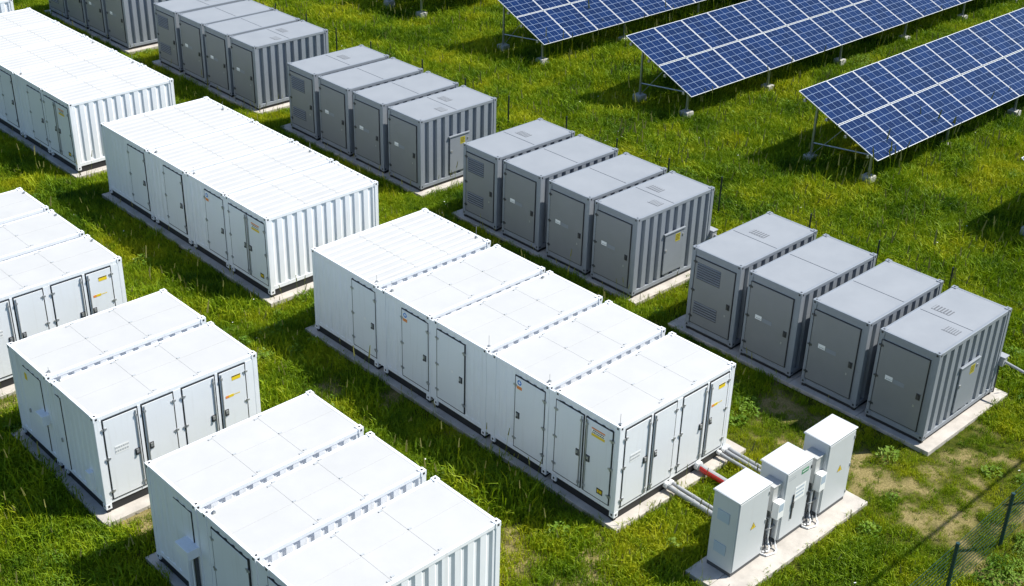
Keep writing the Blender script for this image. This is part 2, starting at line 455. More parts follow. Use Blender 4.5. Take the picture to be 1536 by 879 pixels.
def triangle_sign(t, f, uc, zc, o, s=0.11):
    def fn(mb):
        a, b, c = (uc - s, zc - s * 0.8), (uc + s, zc - s * 0.8), (uc, zc + s)
        for (sc_, oo, m) in ((1.0, o + 0.002, 1), (0.84, o + 0.004, 0)):
            cz = zc - s * 0.2
            P = [fp(f, uc + (u - uc) * sc_, cz + (z - cz) * sc_, oo) for u, z in (a, b, c)]
            i = len(mb.v); mb.v += P; mb.f.append((i, i + 1, i + 2)); mb.mi.append(m)
        # lightning bolt
        B = [(0.02, 0.55), (-0.2, -0.1), (0.0, -0.05), (-0.08, -0.6), (0.2, 0.08), (0.02, 0.03), (0.14, 0.5)]
        i = len(mb.v); mb.v += [fp(f, uc + u * s * 0.8, zc - 0.02 + z * s * 0.85, o + 0.006) for u, z in B]
        for tr in ((0, 1, 2), (0, 2, 5), (0, 5, 6), (2, 3, 4), (2, 4, 5)): mb.f.append(tuple(i + k for k in tr)); mb.mi.append(1)
    part('warning_triangle', t, (f, round(uc, 2), round(zc, 2), s), fn, [M['yellow'], M['ink']])
def rod_pin(t, x, y, h, hh=0.36):
    def fn(mb):
        mb.tube([(0, 0, 0), (0, 0, hh * 0.85)], 0.006, 6); mb.box(-0.035, 0.035, -0.035, 0.035, 0, 0.05)
    part('roof_pin', t, ('p', hh), fn, [M['gal']], loc=(x, y, h))
def side_box(t, f, u0, u1, z0, z1, o0, o1, m, name='junction_box'):
    return part(name, t, (f, round(u0, 2), round(u1, 2), z0, z1), lambda mb: fb(mb, f, u0, u1, z0, z1, o0, o1), [m], bevel=0.012)

WH, WX = 2.917, 4.79
WWAVE = (0.40, 0.048, 0.19, 0.07)
SHALLOW = (0.30, 0.022, 0.14, 0.06)
def white_container(label, x0, y0, y1, roof='flat', front='doors', xf=(), group=None, pins=(), gap=0, dx=WX):
    dy = round(y1 - y0, 3)
    t = thing('storage_container', label, 'container', (x0, y0, 0), group=group)
    key = ('w', dx, dy, front, roof)
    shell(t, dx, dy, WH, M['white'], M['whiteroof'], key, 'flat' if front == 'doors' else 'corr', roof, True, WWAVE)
    z0, z1 = 0.24, WH - 0.12
    # side face looking to -x: recessed sheet, shallow ribs
    part('wall_panel', t, key + ('xf',), lambda mb: corr_wall(mb, 'x', 0.14, dy - 0.14, z0, z1, -0.018, *SHALLOW), [M['white']])
    for spec in xf:
        kind = spec[0]
        if kind == 'door':
            _, a, b, opts = spec
            d = door(t, 'x', a, b, 0.33, 2.67, 0.0, **{k: v for k, v in opts.items() if k in ('hinge', 'handle', 'rod')})
            if opts.get('sign'): round_sign(d, 'x', b - 0.16, 2.52, 0.016)
            if opts.get('hazard'):
                hazard_label(d, 'x', (a + b) / 2 + 0.02, 2.36, 0.016)
                l = strip(d, 'code_label', 'x', a + 0.2, a + 0.42, 0.50, 0.68, 0.016, M['ink'])
                strip(l, 'code_square', 'x', a + 0.23, a + 0.31, 0.54, 0.64, 0.0192, M['yellow'])
                strip(l, 'code_square', 'x', a + 0.33, a + 0.395, 0.54, 0.64, 0.0192, M['yellow'])
            if opts.get('plate'): strip(d, 'name_plate', 'x', a + 0.46, a + 0.56, 1.5, 1.6, 0.016, M['labelwhite'])
        elif kind == 'hatch':       # flush hatch with a thin dark edge on one side
            _, a, b = spec
            part('hatch', t, ('h', round(a, 2), round(b, 2)), lambda mb: fb(mb, 'x', a, b, 0.3, 2.6, -0.03, -0.006), [M['white']], bevel=0.006)
            part('hatch_seal', t, ('h', round(a, 2), round(b, 2)), lambda mb: (fb(mb, 'x', a - 0.022, a, 0.28, 2.62, -0.03, 0.0), fb(mb, 'x', a + 0.002, b, 2.601, 2.612, -0.03, -0.004)), [M['black']])
            part('handle', t, ('hh', round(b, 2)), lambda mb: fb(mb, 'x', b - 0.1, b - 0.05, 1.1, 1.22, -0.005, 0.03), [M['hinge']])
        elif kind == 'sticker': strip(t, 'warning_label', 'x', spec[1], spec[1] + 0.14, 2.2, 2.42, -0.005, M['yellow'])
        elif kind == 'box':
            side_box(t, 'x', *spec[1:], M['white'])
    if front == 'doors':
        g = [(0.25, 1.21, '', 'hi', 'lo'), (1.37, 2.27, '', 'lo', 'hi'), (2.57, 3.55, '', 'hi', 'lo'), (3.71, 4.52, '', 'lo', 'hi')]
        for a, b in ((1.249, 1.331), (2.309, 2.531), (3.589, 3.671), (0.15, 0.211), (4.559, dx - 0.15)):
            part('door_post', t, ('dp', a, b), lambda mb: fb(mb, 'y', a, b, 0.3, WH - 0.13, -0.05, -0.004), [M['white']])
        for i, (a, b, _, hn, hg) in enumerate(g):
            d = door(t, 'y', a, b, 0.28, 2.74, 0.0, hinge=hg, handle=hn, rod=hn, hz=(0.1, 0.52, 0.9))
            if i == 0:
                l = strip(d, 'name_plate', 'y', a + 0.22, a + 0.62, 1.62, 1.86, 0.016, M['labelwhite'])
                glyph_rows(l, 'y', a + 0.22, a + 0.62, 1.64, 1.85, 0.0195, 2, M['labelgrey'], 5)
            if i == 3:
                l = strip(d, 'warning_label', 'y', a + 0.38, a + 0.66, 2.38, 2.52, 0.016, M['yellow'])
                strip(l, 'label_stripe', 'y', a + 0.38, a + 0.66, 2.49, 2.52, 0.0192, M['ink'])
                l = strip(d, 'warning_label', 'y', a + 0.14, a + 0.24, 1.88, 1.96, 0.016, M['orange'])
                strip(d, 'warning_label', 'y', a + 0.245, a + 0.40, 1.88, 1.96, 0.016, M['yellow'])
                glyph_rows(d, 'y', a + 0.41, a + 0.6, 1.89, 1.95, 0.016, 1, M['yellow'], 9)
    if gap:
        part('joint_cover', t, ('jc', round(gap, 2), dy), lambda mb: mb.box(0.012, 0.03, dy + 0.006, dy + gap - 0.006, 0.16, WH - 0.05), [M['white']])
    for p in pins: rod_pin(t, p[0], p[1], WH - 0.01, *p[2:])
    return t

GH, GX = 2.96, 4.16
GWAVE = (0.42, 0.10, 0.21, 0.035)
def grey_container(label, x0, y0, y1, louvre=False, panel=False, grate=None, label_plate=True, group=None):
    dy = round(y1 - y0, 3)
    t = thing('power_container', label, 'container', (x0, y0, 0), group=group)
    key = ('g', dy)
    shell(t, GX, dy, GH, M['grey'], M['greyroof'], key, 'corr', 'split', False, GWAVE)
    part('wall_panel', t, key + ('xf',), lambda mb: fb(mb, 'x', 0.14, dy - 0.14, 0.14, GH - 0.12, -0.06, -0.03), [M['grey']])
    a, b = (0.27, dy - 0.13) if not louvre else (0.2, dy - 0.19)
    d = door(t, 'x', a, b, 0.22, 2.66, -0.004, hinge='hi', handle='lo', doorm=M['greydoor'], hm=M['hingedark'], hz=(0.1, 0.5, 0.93))
    part('keyhole_plate', d, ('kp', round(a, 2)), lambda mb: fb(mb, 'x', a + 0.2, a + 0.25, 0.97, 1.05, 0.01, 0.016), [M['hinge']])
    if louvre:
        for zc, hh in ((2.2, 0.6), (0.83, 0.46)):
            ua, ub = a + 0.55, b - 0.1
            lv = part('louvre', d, ('lv', zc, round(a, 2), round(b, 2)), lambda mb: fb(mb, 'x', ua, ub, zc - hh / 2, zc + hh / 2, 0.010, 0.013), [M['greydark']])
            n = 7 if hh > 0.5 else 5
            for i in range(n):
                z = zc - hh / 2 + hh * (i + 0.5) / n
                def sl(mb):
                    mb.quad(fp('x', ua, 0.032, 0.013), fp('x', ub, 0.032, 0.013), fp('x', ub, 0.004, 0.042), fp('x', ua, 0.004, 0.042))
                    mb.quad(fp('x', ua, 0.004, 0.042), fp('x', ub, 0.004, 0.042), fp('x', ub, 0.0, 0.014), fp('x', ua, 0.0, 0.014))
                part('louvre_slat', lv, ('ls', round(ua, 2), round(ub, 2)), sl, [M['greydoor']], loc=(0, 0, z))
    elif label_plate:
        l = strip(d, 'name_plate', 'x', b - 0.55, b - 0.3, 1.45, 1.6, 0.011, M['labelwhite'])
        glyph_rows(l, 'x', b - 0.53, b - 0.34, 1.46, 1.53, 0.0142, 1, M['labelgrey'], 3)
        strip(d, 'faded_plate', 'x', b - 0.95, b - 0.58, 1.43, 1.57, 0.011, M['grey'])
    if panel:
        pn = part('access_panel', t, ('ap',), lambda mb: (fb(mb, 'y', 1.56, 2.6, 0.3, 1.86, -0.02, 0.03), fb(mb, 'y', 1.5, 2.63, 1.862, 1.92, -0.02, 0.06)), [M['grey']], bevel=0.01)
        s = strip(pn, 'warning_label', 'y', 2.12, 2.38, 1.46, 1.76, 0.031, M['olive'])
        glyph_rows(s, 'y', 2.15, 2.35, 1.5, 1.74, 0.034, 4, M['ink'], 2)
        part('panel_latch', pn, ('pl',), lambda mb: fb(mb, 'y', 1.6, 1.68, 1.2, 1.28, 0.03, 0.05), [M['hinge']])
        part('panel_latch', pn, ('pl2',), lambda mb: fb(mb, 'y', 2.5, 2.56, 1.6, 1.68, 0.03, 0.05), [M['hinge']])
    for (gx, gy, lx, ly) in (grate or ()):
        g = part('roof_grate', t, ('rg', lx, ly), lambda mb: mb.box(0, lx, 0, ly, 0, 0.004), [M['grate']], loc=(gx, gy, GH - 0.0075))
        n = 6
        for i in range(n):
            part('grate_bar', g, ('gb', lx), lambda mb: mb.box(0.0, lx, 0, ly / n * 0.5, 0.0045, 0.012), [M['greyroof']], loc=(0, ly * (i + 0.3) / n, 0))
    return t

D = lambda a, b, **k: ('door', a, b, k)
# ---- central white row
CR = 'containers of the central white row'
W1 = [
 ('white container with double side doors and four front doors beside the conduits', 0.0, 2.35, 'flat', 'doors', (D(0.24, 1.17, hinge='lo', handle='hi', rod='hi', hazard=1), D(1.29, 2.29, hinge='hi', handle='lo', rod='lo')), ((0.12, 0.12, 0.42),)),
 ('second white container from the conduits in the central row, blue sign on side door', 2.59, 4.86, 'flat', 'corr', (D(0.16, 1.3, handle='hi', sign=1),), ((0.2, 0.2, 0.3),)),
 ('middle white container of the central row of five, plain side door', 5.11, 7.4, 'flat', 'corr', (D(0.94, 2.14, handle='lo', plate=1),), ((0.2, 0.12, 0.45), (4.3, 2.1, 0.2))),
 ('fourth white container from the conduits, central row, beside the ribbed roof', 7.6, 9.84, 'flat', 'corr', (D(0.08, 1.28, handle='lo', sign=1),), ((0.2, 2.0, 0.42),)),
 ('only ribbed-roof white container of the central row, at its far end', 10.15, 13.49, 'ribbed', 'corr', (D(0.06, 1.2, handle='lo', plate=1),), ((4.6, 0.5, 0.5), (0.2, 0.2, 0.3))),
]
for i, (lb, y0, y1, roof, front, xf, pins) in enumerate(W1):
    white_container(lb, 0.0, y0, y1, roof, front, xf, CR, pins, W1[i + 1][1] - y1 if i < 4 else 0)
# ---- ribbed-roof white row behind
g2 = 'ribbed-roof containers of the second white row'
W2 = [
 ('white container with sunlit corrugated end just behind the central row, yellow-labelled double doors', 16.29, 18.78, (D(0.14, 1.18, hinge='lo', handle='hi', rod='hi', hazard=1), D(1.24, 2.32, hinge='hi', handle='lo', rod='lo')), ()),
 ('ribbed-roof white container with blue door sign in the row behind the central one', 18.95, 21.32, (D(0.05, 1.22, handle='lo', sign=1),), ((0.2, 2.2, 0.3), (4.6, 1.2, 0.45))),
 ('third ribbed-roof white container of the row behind the central one, from its sunlit end', 21.5, 24.05, (D(0.28, 1.5, handle='lo'),), ((0.2, 2.3, 0.3),)),
 ('longest ribbed-roof white container, far end of the row behind the central one', 24.22, 27.69, (D(0.24, 1.42, handle='lo'),), ((4.5, 1.8, 0.4),)),
]
for i, (lb, y0, y1, xf, pins) in enumerate(W2):
    white_container(lb, 0.14, y0, y1, 'ribbed', 'corr', xf, g2, pins, W2[i + 1][1] - y1 if i < 3 else 0)
g3 = 'ribbed-roof containers of the far white row'
W3 = [
 ('white container with sunlit corrugated end in the top-left row, yellow-labelled double doors', 30.41, 32.78, (D(0.2, 1.28, hinge='lo', handle='hi', rod='hi', hazard=1), D(1.34, 2.3, hinge='hi', handle='lo', rod='lo')), ()),
 ('second white container from the corrugated end of the top-left row', 32.92, 35.4, (D(0.06, 1.3, handle='lo'),), ((0.2, 2.2, 0.3), (4.55, 0.5, 0.45))),
 ('third white container from the corrugated end of the top-left row', 35.55, 38.1, (D(0.26, 1.36, handle='lo'),), ((0.2, 2.2, 0.3), (4.55, 1.5, 0.4))),
 ('fourth white container from the corrugated end of the top-left row', 38.25, 40.95, (), ()),
 ('farthest white container of the top-left row, nearest the upper left corner', 41.1, 43.95, (), ()),
]
for i, (lb, y0, y1, xf, pins) in enumerate(W3):
    white_container(lb, 0.17, y0, y1, 'ribbed', 'corr', xf, g3, pins, W3[i + 1][1] - y1 if i < 4 else 0)
white_container('white corrugated container just showing in the extreme upper left corner', 0.2, 45.9, 48.4, 'ribbed', 'corr', (), None)
# ---- left-hand rows, flat roofs
LX = 4.95
g4 = 'flat-roof containers at the left edge'
W4 = [
 ('white container cut by the left edge, front doors with yellow and red stickers', 16.85, 19.06, 'doors'),
 ('middle white flat-roof container of the three cut by the left edge', 19.3, 21.58, 'corr'),
 ('farthest white flat-roof container of the three cut by the left edge', 21.82, 23.95, 'corr'),
]
for lb, y0, y1, front in W4:
    white_container(lb, -9.85, y0, y1, 'flat', front, (), g4, ((4.85, y1 - y0 - 0.5, 0.1),), 0, LX)
g5 = 'pair of white containers on the lower left slab'
white_container('nearer white container of the lower left pair, with four front doors', -9.88, 9.23, 11.57, 'flat', 'doors',
                (('hatch', 1.92, 2.22), ('box', 0.5, 0.72, 0.42, 0.98, -0.03, 0.12)), g5, ((0.2, 2.25, 0.25),), 0.29, LX)
white_container('rear white container of the lower left pair, box on its side', -9.88, 11.86, 14.19, 'flat', 'corr',
                (('hatch', 0.44, 1.5), ('sticker', 1.3), ('box', 0.2, 0.62, 1.3, 1.62, -0.03, 0.2)), g5, ((0.2, 0.2, 0.2),), 0, LX)
g6 = 'three white containers at the bottom edge'
white_container('white container at the bottom edge with corrugated end wall lit by the sun', -9.8, -0.71, 1.62, 'flat', 'corr', (D(0.9, 2.2, handle='hi', hinge='both'),), g6, (), 0.32, LX - 0.02)
white_container('middle white container of the bottom row with a black-edged side door', -9.82, 1.94, 4.13, 'flat', 'corr', (D(0.34, 1.82, handle='lo', hinge='both'),), g6, ((0.2, 2.0, 0.25),), 0.27, LX - 0.02)
t = white_container('farthest white container of the bottom row with a cable box on its side', -9.84, 4.4, 6.70, 'flat', 'corr', (('hatch', 0.25, 1.05), ('box', 0.02, 0.6, 1.45, 1.72, -0.03, 0.32)), g6, (), 0, LX - 0.02)
for u in (0.1, 0.22, 0.48):
    part('cable_duct', t, ('cd', u), lambda mb: fb(mb, 'x', u, u + 0.07, 0.05, 1.449, 0.02, 0.1), [M['hingedark'] if u == 0.1 else M['white']])

# ---- grey rows
GR = [
 ('right-hand grey block', 9.52, [(-3.62, -1.65), (-1.29, 0.73), (1.14, 3.15), (3.48, 5.48)], 4.0),
 ('grey block behind the central white row', 9.65, [(8.01, 10.02), (10.27, 12.32), (12.73, 14.73), (15.05, 16.99)], 4.0),
 ('grey block left of the solar tables', 9.84, [(19.8, 21.88), (22.22, 24.23), (24.58, 26.68), (26.98, 29.0)], 4.0),
 ('grey block at the top left', 9.96, [(31.78, 33.82), (34.06, 36.09), (36.28, 38.4), (38.71, 40.75)], 4.0),
 ('farthest grey block at the top edge', 9.75, [(43.49, 45.55), (45.8, 47.85), (48.1, 50.15), (50.4, 52.45)], 4.0),
]
POSN = ['grey container with sunlit corrugated end in the {}', 'second grey container from the sunlit end of the {}', 'third grey container from the sunlit end of the {}', 'grey container with louvred door in the {}']
for bi, (bl, x0, ys, _) in enumerate(GR):
    for k, (y0, y1) in enumerate(ys):
        lb = POSN[k].format(bl)
        if k == 0 and bi < 2: lb = 'grey container with yellow-labelled side panel in the ' + bl
        if k == 0 and bi == 2: lb = 'grey container with yellow-labelled side panel in the ' + bl
        gr = None
        if k == 0: gr = ((2.3, 1.05, 0.34, 0.62), (1.38, 0.3, 0.34, 0.48))
        if k == 3: gr = ((2.3, 0.85, 0.34, 0.62),)
        grey_container(lb, x0, y0, y1, louvre=(k == 3), panel=(k == 0 and bi < 3), grate=gr if bi < 4 else None, group='grey containers of the ' + bl)
    if bi < 3:
        y0 = ys[0][0]
        bx = thing('junction_box', ['pale junction box with pipe at the back corner of the right-hand grey block', 'pale junction box on the back corner of the grey block behind the central row', 'pale junction box on the back corner of the grey block left of solar tables'][bi], 'box', (x0 + GX, y0, 0), group='boxes on the back corners of the grey blocks')
        part('box_body', bx, ('jb',), lambda mb: mb.box(0.005, 0.27, -0.12, 0.2, 0.92, 1.22), [M['pipe']], bevel=0.015)
        part('box_lid', bx, ('jl',), lambda mb: mb.box(0.0, 0.3, -0.15, 0.23, 1.222, 1.26), [M['pipe']], bevel=0.008)
        part('box_pipe', bx, ('jp', bi), lambda mb: mb.tube([(0.16, -0.1, 1.05), (0.16, -0.9, 0.95), (0.16, -2.4, 0.93)], 0.045, 10), [M['pipe']])
        part('box_pipe', bx, ('jq',), lambda mb: mb.tube([(0.14, 0.05, 0.93), (0.14, 0.05, GROUND_Z + 0.02)], 0.04, 8), [M['hingedark']])

# ------------------------------------------------------------------ concrete slabs
def slab(label, x0, x1, y0, y1, cells=4):
    t = thing('concrete_slab', label, 'slab', (x0, y0, 0))
    L = (y1 - y0) / cells
    for i in range(cells):
        w = 0.006
        part('slab_section', t, None, lambda mb: mb.box(0, x1 - x0, i * L + (w if i else 0), (i + 1) * L - (w if i < cells - 1 else 0), -0.42, -0.12), [M['concrete']], bevel=0.012)
    return t
SLABS = [
 ('pale concrete slab under the central white row, joining the conduits', -0.2, 5.42, -0.3, 13.84, 5),
 ('pale concrete slab under the ribbed-roof white row behind', -0.10, 5.3, 15.97, 27.95, 4),
 ('pale concrete slab under the top-left white row', -0.08, 5.3, 30.1, 44.2, 5),
 ('concrete slab under the white containers cut by the left edge', -10.05, -4.5, 16.5, 24.3, 3),
 ('concrete slab under the lower left pair of white containers', -10.14, -4.6, 8.84, 14.5, 2),
 ('concrete slab under the three white containers at the bottom edge', -10.02, -4.5, -1.1, 7.02, 3),
 ('concrete slab under the right-hand grey block', 9.32, 14.1, -3.97, 6.06, 4),
 ('concrete slab under the grey block behind the central white row', 9.5, 14.1, 7.7, 17.5, 4),
 ('concrete slab under the grey block left of the solar tables', 9.62, 14.3, 19.5, 29.55, 4),
 ('concrete slab under the grey block at the top', 9.75, 14.4, 31.5, 41.2, 4),
 ('concrete slab under the farthest grey block', 9.55, 14.2, 43.2, 52.8, 4),
 ('concrete slab under the corner white container at the upper left', -0.05, 5.3, 45.6, 48.7, 1),
 ('pale concrete slab carrying the three electrical cabinets', -0.05, 5.95, -4.1, -2.55, 2),
]
RECTS = []
for s in SLABS:
    slab(*s); RECTS.append(s[1:5])

# ------------------------------------------------------------------ electrical cabinets
def cabinet(label, x0, x1, y0, y1, h, deco):
    t = thing('electrical_cabinet', label, 'cabinet', (x0, y0, -0.12), group='cabinets on the pale slab')
    dx, dy, h = x1 - x0, y1 - y0, h + 0.12
    part('plinth', t, None, lambda mb: mb.box(0.012, dx - 0.012, 0.012, dy - 0.012, 0, 0.12), [M['plinth']])
    part('cabinet_body', t, None, lambda mb: mb.box(0, dx, 0, dy, 0.122, h - 0.05), [M['cab']], bevel=0.012)
    def roof(mb):
        o = 0.035
        v = [(-o, -o, h - 0.05), (dx + o, -o, h - 0.05), (dx + o, dy + o, h - 0.05), (-o, dy + o, h - 0.05)]
        mb.box(-o, dx + o, -o, dy + o, h - 0.048, h - 0.008)
        mb.quad((-o + .02, -o + .02, h - 0.007), (dx + o - .02, -o + .02, h - 0.007), (dx + o - .02, dy + o - .02, h + 0.004), (-o + .02, dy + o - .02, h + 0.004))
    part('cabinet_roof', t, None, roof, [M['cab']], bevel=0.01)
    d = part('cabinet_door', t, None, lambda mb: fb(mb, 'y', 0.025, dx - 0.025, 0.15, h - 0.09, 0.001, 0.022), [M['cab']], bevel=0.008)
    for z in (0.32, h * 0.5, h - 0.3):
        part('hinge', d, ('ch', round(dx, 2), z), lambda mb: fb(mb, 'y', dx - 0.06, dx - 0.03, z - 0.05, z + 0.05, 0.023, 0.04), [M['hingedark'] if deco == 'mid' else M['hinge']])
    if deco in ('near', 'far'):
        triangle_sign(d, 'y', dx * 0.55, h * 0.55, 0.023, 0.115)
    if deco == 'near':
        for zc in (h * 0.72, h * 0.30):
            part('vent_cover', t, None, lambda mb: fb(mb, 'x', dy * 0.3, dy * 0.78, zc - 0.16, zc + 0.16, 0.001, 0.02), [M['paleblue']], bevel=0.006)
    if deco == 'mid':
        l = strip(d, 'green_label', 'y', dx * 0.58, dx * 0.85, h - 0.36, h - 0.22, 0.023, M['green'])
        glyph_rows(l, 'y', dx * 0.61, dx * 0.82, h - 0.33, h - 0.25, 0.0262, 1, M['labelwhite'], 4)
        glyph_rows(d, 'y', dx * 0.1, dx * 0.36, h - 0.34, h - 0.22, 0.023, 2, M['labelgrey'], 6)
        p = strip(d, 'document_pocket', 'y', dx * 0.42, dx * 0.83, h * 0.50, h * 0.70, 0.023, M['labelwhite'])
        glyph_rows(p, 'y', dx * 0.46, dx * 0.78, h * 0.53, h * 0.69, 0.0262, 3, M['paleblue'], 8)
        part('handle', d, None, lambda mb: (fb(mb, 'y', dx * 0.36, dx * 0.40, h * 0.28, h * 0.62, 0.023, 0.05), fb(mb, 'y', dx * 0.345, dx * 0.415, h * 0.43, h * 0.52, 0.023, 0.06)), [M['hingedark']], bevel=0.005)
    # wall-mounted meter box between the cabinets
    return t, dx, dy, h
def meter(t, dx, dy, h):
    """meter box on the left side of a cabinet with its hoses running down to the slab"""
    m = part('meter_box', t, None, lambda mb: mb.box(-0.37, -0.003, 0.10, 0.5, h * 0.52, h * 0.84), [M['metergrey']], bevel=0.012)
    part('meter_lid', m, None, lambda mb: mb.box(-0.385, 0.0, 0.08, 0.52, h * 0.842, h * 0.86), [M['metergrey']], bevel=0.006)
    f = part('meter_head', m, None, lambda mb: mb.box(-0.33, -0.06, -0.10, 0.097, h * 0.44, h * 0.66), [M['labelwhite']], bevel=0.014)
    part('meter_display', f, None, lambda mb: mb.box(-0.29, -0.10, -0.104, -0.1015, h * 0.54, h * 0.64), [M['paleblue']])
    for i, (xx, yy, r_) in enumerate(((-0.31, 0.2, 0.034), (-0.22, 0.16, 0.024), (-0.13, 0.0, 0.024), (-0.07, 0.2, 0.03))):
        def cab(mb):
            top = h * 0.44 if i == 2 else h * 0.52
            e = -0.50 - 0.05 * i
            mb.tube([(xx, yy, top), (xx + 0.01, yy, 0.9), (xx - 0.01, yy - 0.01, 0.3), (xx - 0.02, yy - 0.05, 0.12), (xx - 0.08, yy - 0.14, 0.05), (xx - 0.2, yy - 0.2, 0.035), (e, yy - 0.12, 0.035), (e - 0.05, yy + 0.05, 0.035)], r_, 8)
        part('cable', t, None, cab, [M['hingedark'] if i in (0, 3) else M['labelwhite']])
    for z in (0.55, 0.95):
        part('cable_clip', t, None, lambda mb, z=z: mb.box(-0.35, -0.003, 0.12, 0.26, z, z + 0.03), [M['hinge']])
M['metergrey'] = mat('meter_box_grey', (0.46, 0.46, 0.45), 0.5)
c1 = cabinet('nearest pale electrical cabinet, two bluish vents on its side and yellow triangle', 0.58, 1.85, -3.5, -2.72, 2.27, 'near')
c2 = cabinet('middle pale electrical cabinet with a green label and a dark lever handle', 2.55, 3.68, -3.5, -2.7, 2.2, 'mid'); meter(*c2)
c3 = cabinet('tallest pale electrical cabinet, farthest right, yellow triangle on a plain door', 4.3, 5.55, -3.57, -2.8, 2.31, 'far'); meter(*c3)

# ------------------------------------------------------------------ conduits
def conduit(label, x, y1, r, mats, z=-0.0, elbow=True, clamp=None, y0=0.06, sleeve=False):
    t = thing('conduit_pipe', label, 'pipe', (x, 0, z), group='conduits from the central row to the cabinets')
    pts = [(0, y0, 0.05), (0, y0 - 0.12, 0.045), (0, y0 - 0.35, 0.02), (0, y1, -0.03), (0, y1 - 0.02, -0.035)]
    part('pipe_run', t, None, lambda mb: mb.tube(pts, r, 14), [M['pipe']])
    if elbow: part('pipe_collar', t, None, lambda mb: mb.tube([(0, y0 - 0.02, 0.05), (0, y0 - 0.14, 0.045)], r * 1.35, 14), [M['labelwhite']])
    if clamp:
        part('pipe_clamp', t, None, lambda mb: mb.tube([(0, clamp, 0.0), (0, clamp - 0.05, 0.0)], r * 1.25, 14), [M['hinge']])
    if sleeve:
        def half(mb):
            n = 9
            ring = lambda y, zz: [(math.cos(a) * r * 1.05, y, zz + math.sin(a) * r * 1.05) for a in [R(125 + 190 * j / n) for j in range(n + 1)]]
            A = ring(y0 - 0.2, 0.036); B = ring(-0.35, 0.015); C = ring(-1.6, -0.013)
            for P, Q in ((A, B), (B, C)):
                for j in range(n): mb.quad(P[j], P[j + 1], Q[j + 1], Q[j])
        part('red_sleeve', t, None, half, [M['red']])
conduit('thicker clamped grey conduit, leftmost of those reaching the cabinets', 2.16, -2.72, 0.075, None, clamp=-0.95)
conduit('thinner grey conduit just right of the thick clamped one', 2.36, -2.7, 0.055, None, clamp=-0.8)
conduit('grey conduit with a bright red lower half crossing the grass to the cabinets', 3.54, -2.7, 0.105, None, sleeve=True)
conduit('thin pale conduit between the red one and the right pair', 4.48, -2.68, 0.05, None)
conduit('pale conduit nearest the right corner of the central row', 4.86, -2.7, 0.06, None)
conduit('pale conduit of the right pair nearer to the red one', 4.70, -2.7, 0.055, None)

# ------------------------------------------------------------------ solar tables
TILT_A = Vector((0, 7.72, 1.17)); TILT_B = Vector((0, 12.0, 3.05))       # low and high edge of table at local y offset 0
SL = (TILT_B - TILT_A); SLEN = SL.length; S_HAT = SL.normalized(); N_HAT = Vector((0, -S_HAT.z, S_HAT.y))
PW, PH = 1.99, SLEN / 2 - 0.03
def panel_mesh():
    fr = MB()
    t_ = 0.035; w = 0.019
    fr.box(0, PW, 0, w, 0, t_); fr.box(0, PW, PH - w, PH, 0, t_); fr.box(0, w, w, PH - w, 0, t_); fr.box(PW - w, PW, w, PH - w, 0, t_)
    fm = fr.mesh('solar_panel', [M['alu'], M['cells']])
    return fm
def glass_mesh():
    me = bpy.data.meshes.new('cell_sheet')
    w = 0.018
    v = [(w, w, 0.028), (PW - w, w, 0.028), (PW - w, PH - w, 0.028), (w, PH - w, 0.028), (w, w, 0.004), (PW - w, w, 0.004), (PW - w, PH - w, 0.004), (w, PH - w, 0.004)]
    me.from_pydata(v, [], [(0, 1, 2, 3), (7, 6, 5, 4)])
    uv = me.uv_layers.new(name='UVMap')
    for i, c in enumerate([(0, 0), (1, 0), (1, 1), (0, 1), (0, 1), (1, 1), (1, 0), (0, 0)]): uv.data[i].uv = c
    me.materials.append(M['cells']); me.materials.append(M['black'])
    me.polygons[1].material_index = 1
    return me
PM, GM = panel_mesh(), glass_mesh()
tilt = math.atan2(S_HAT.z, S_HAT.y)
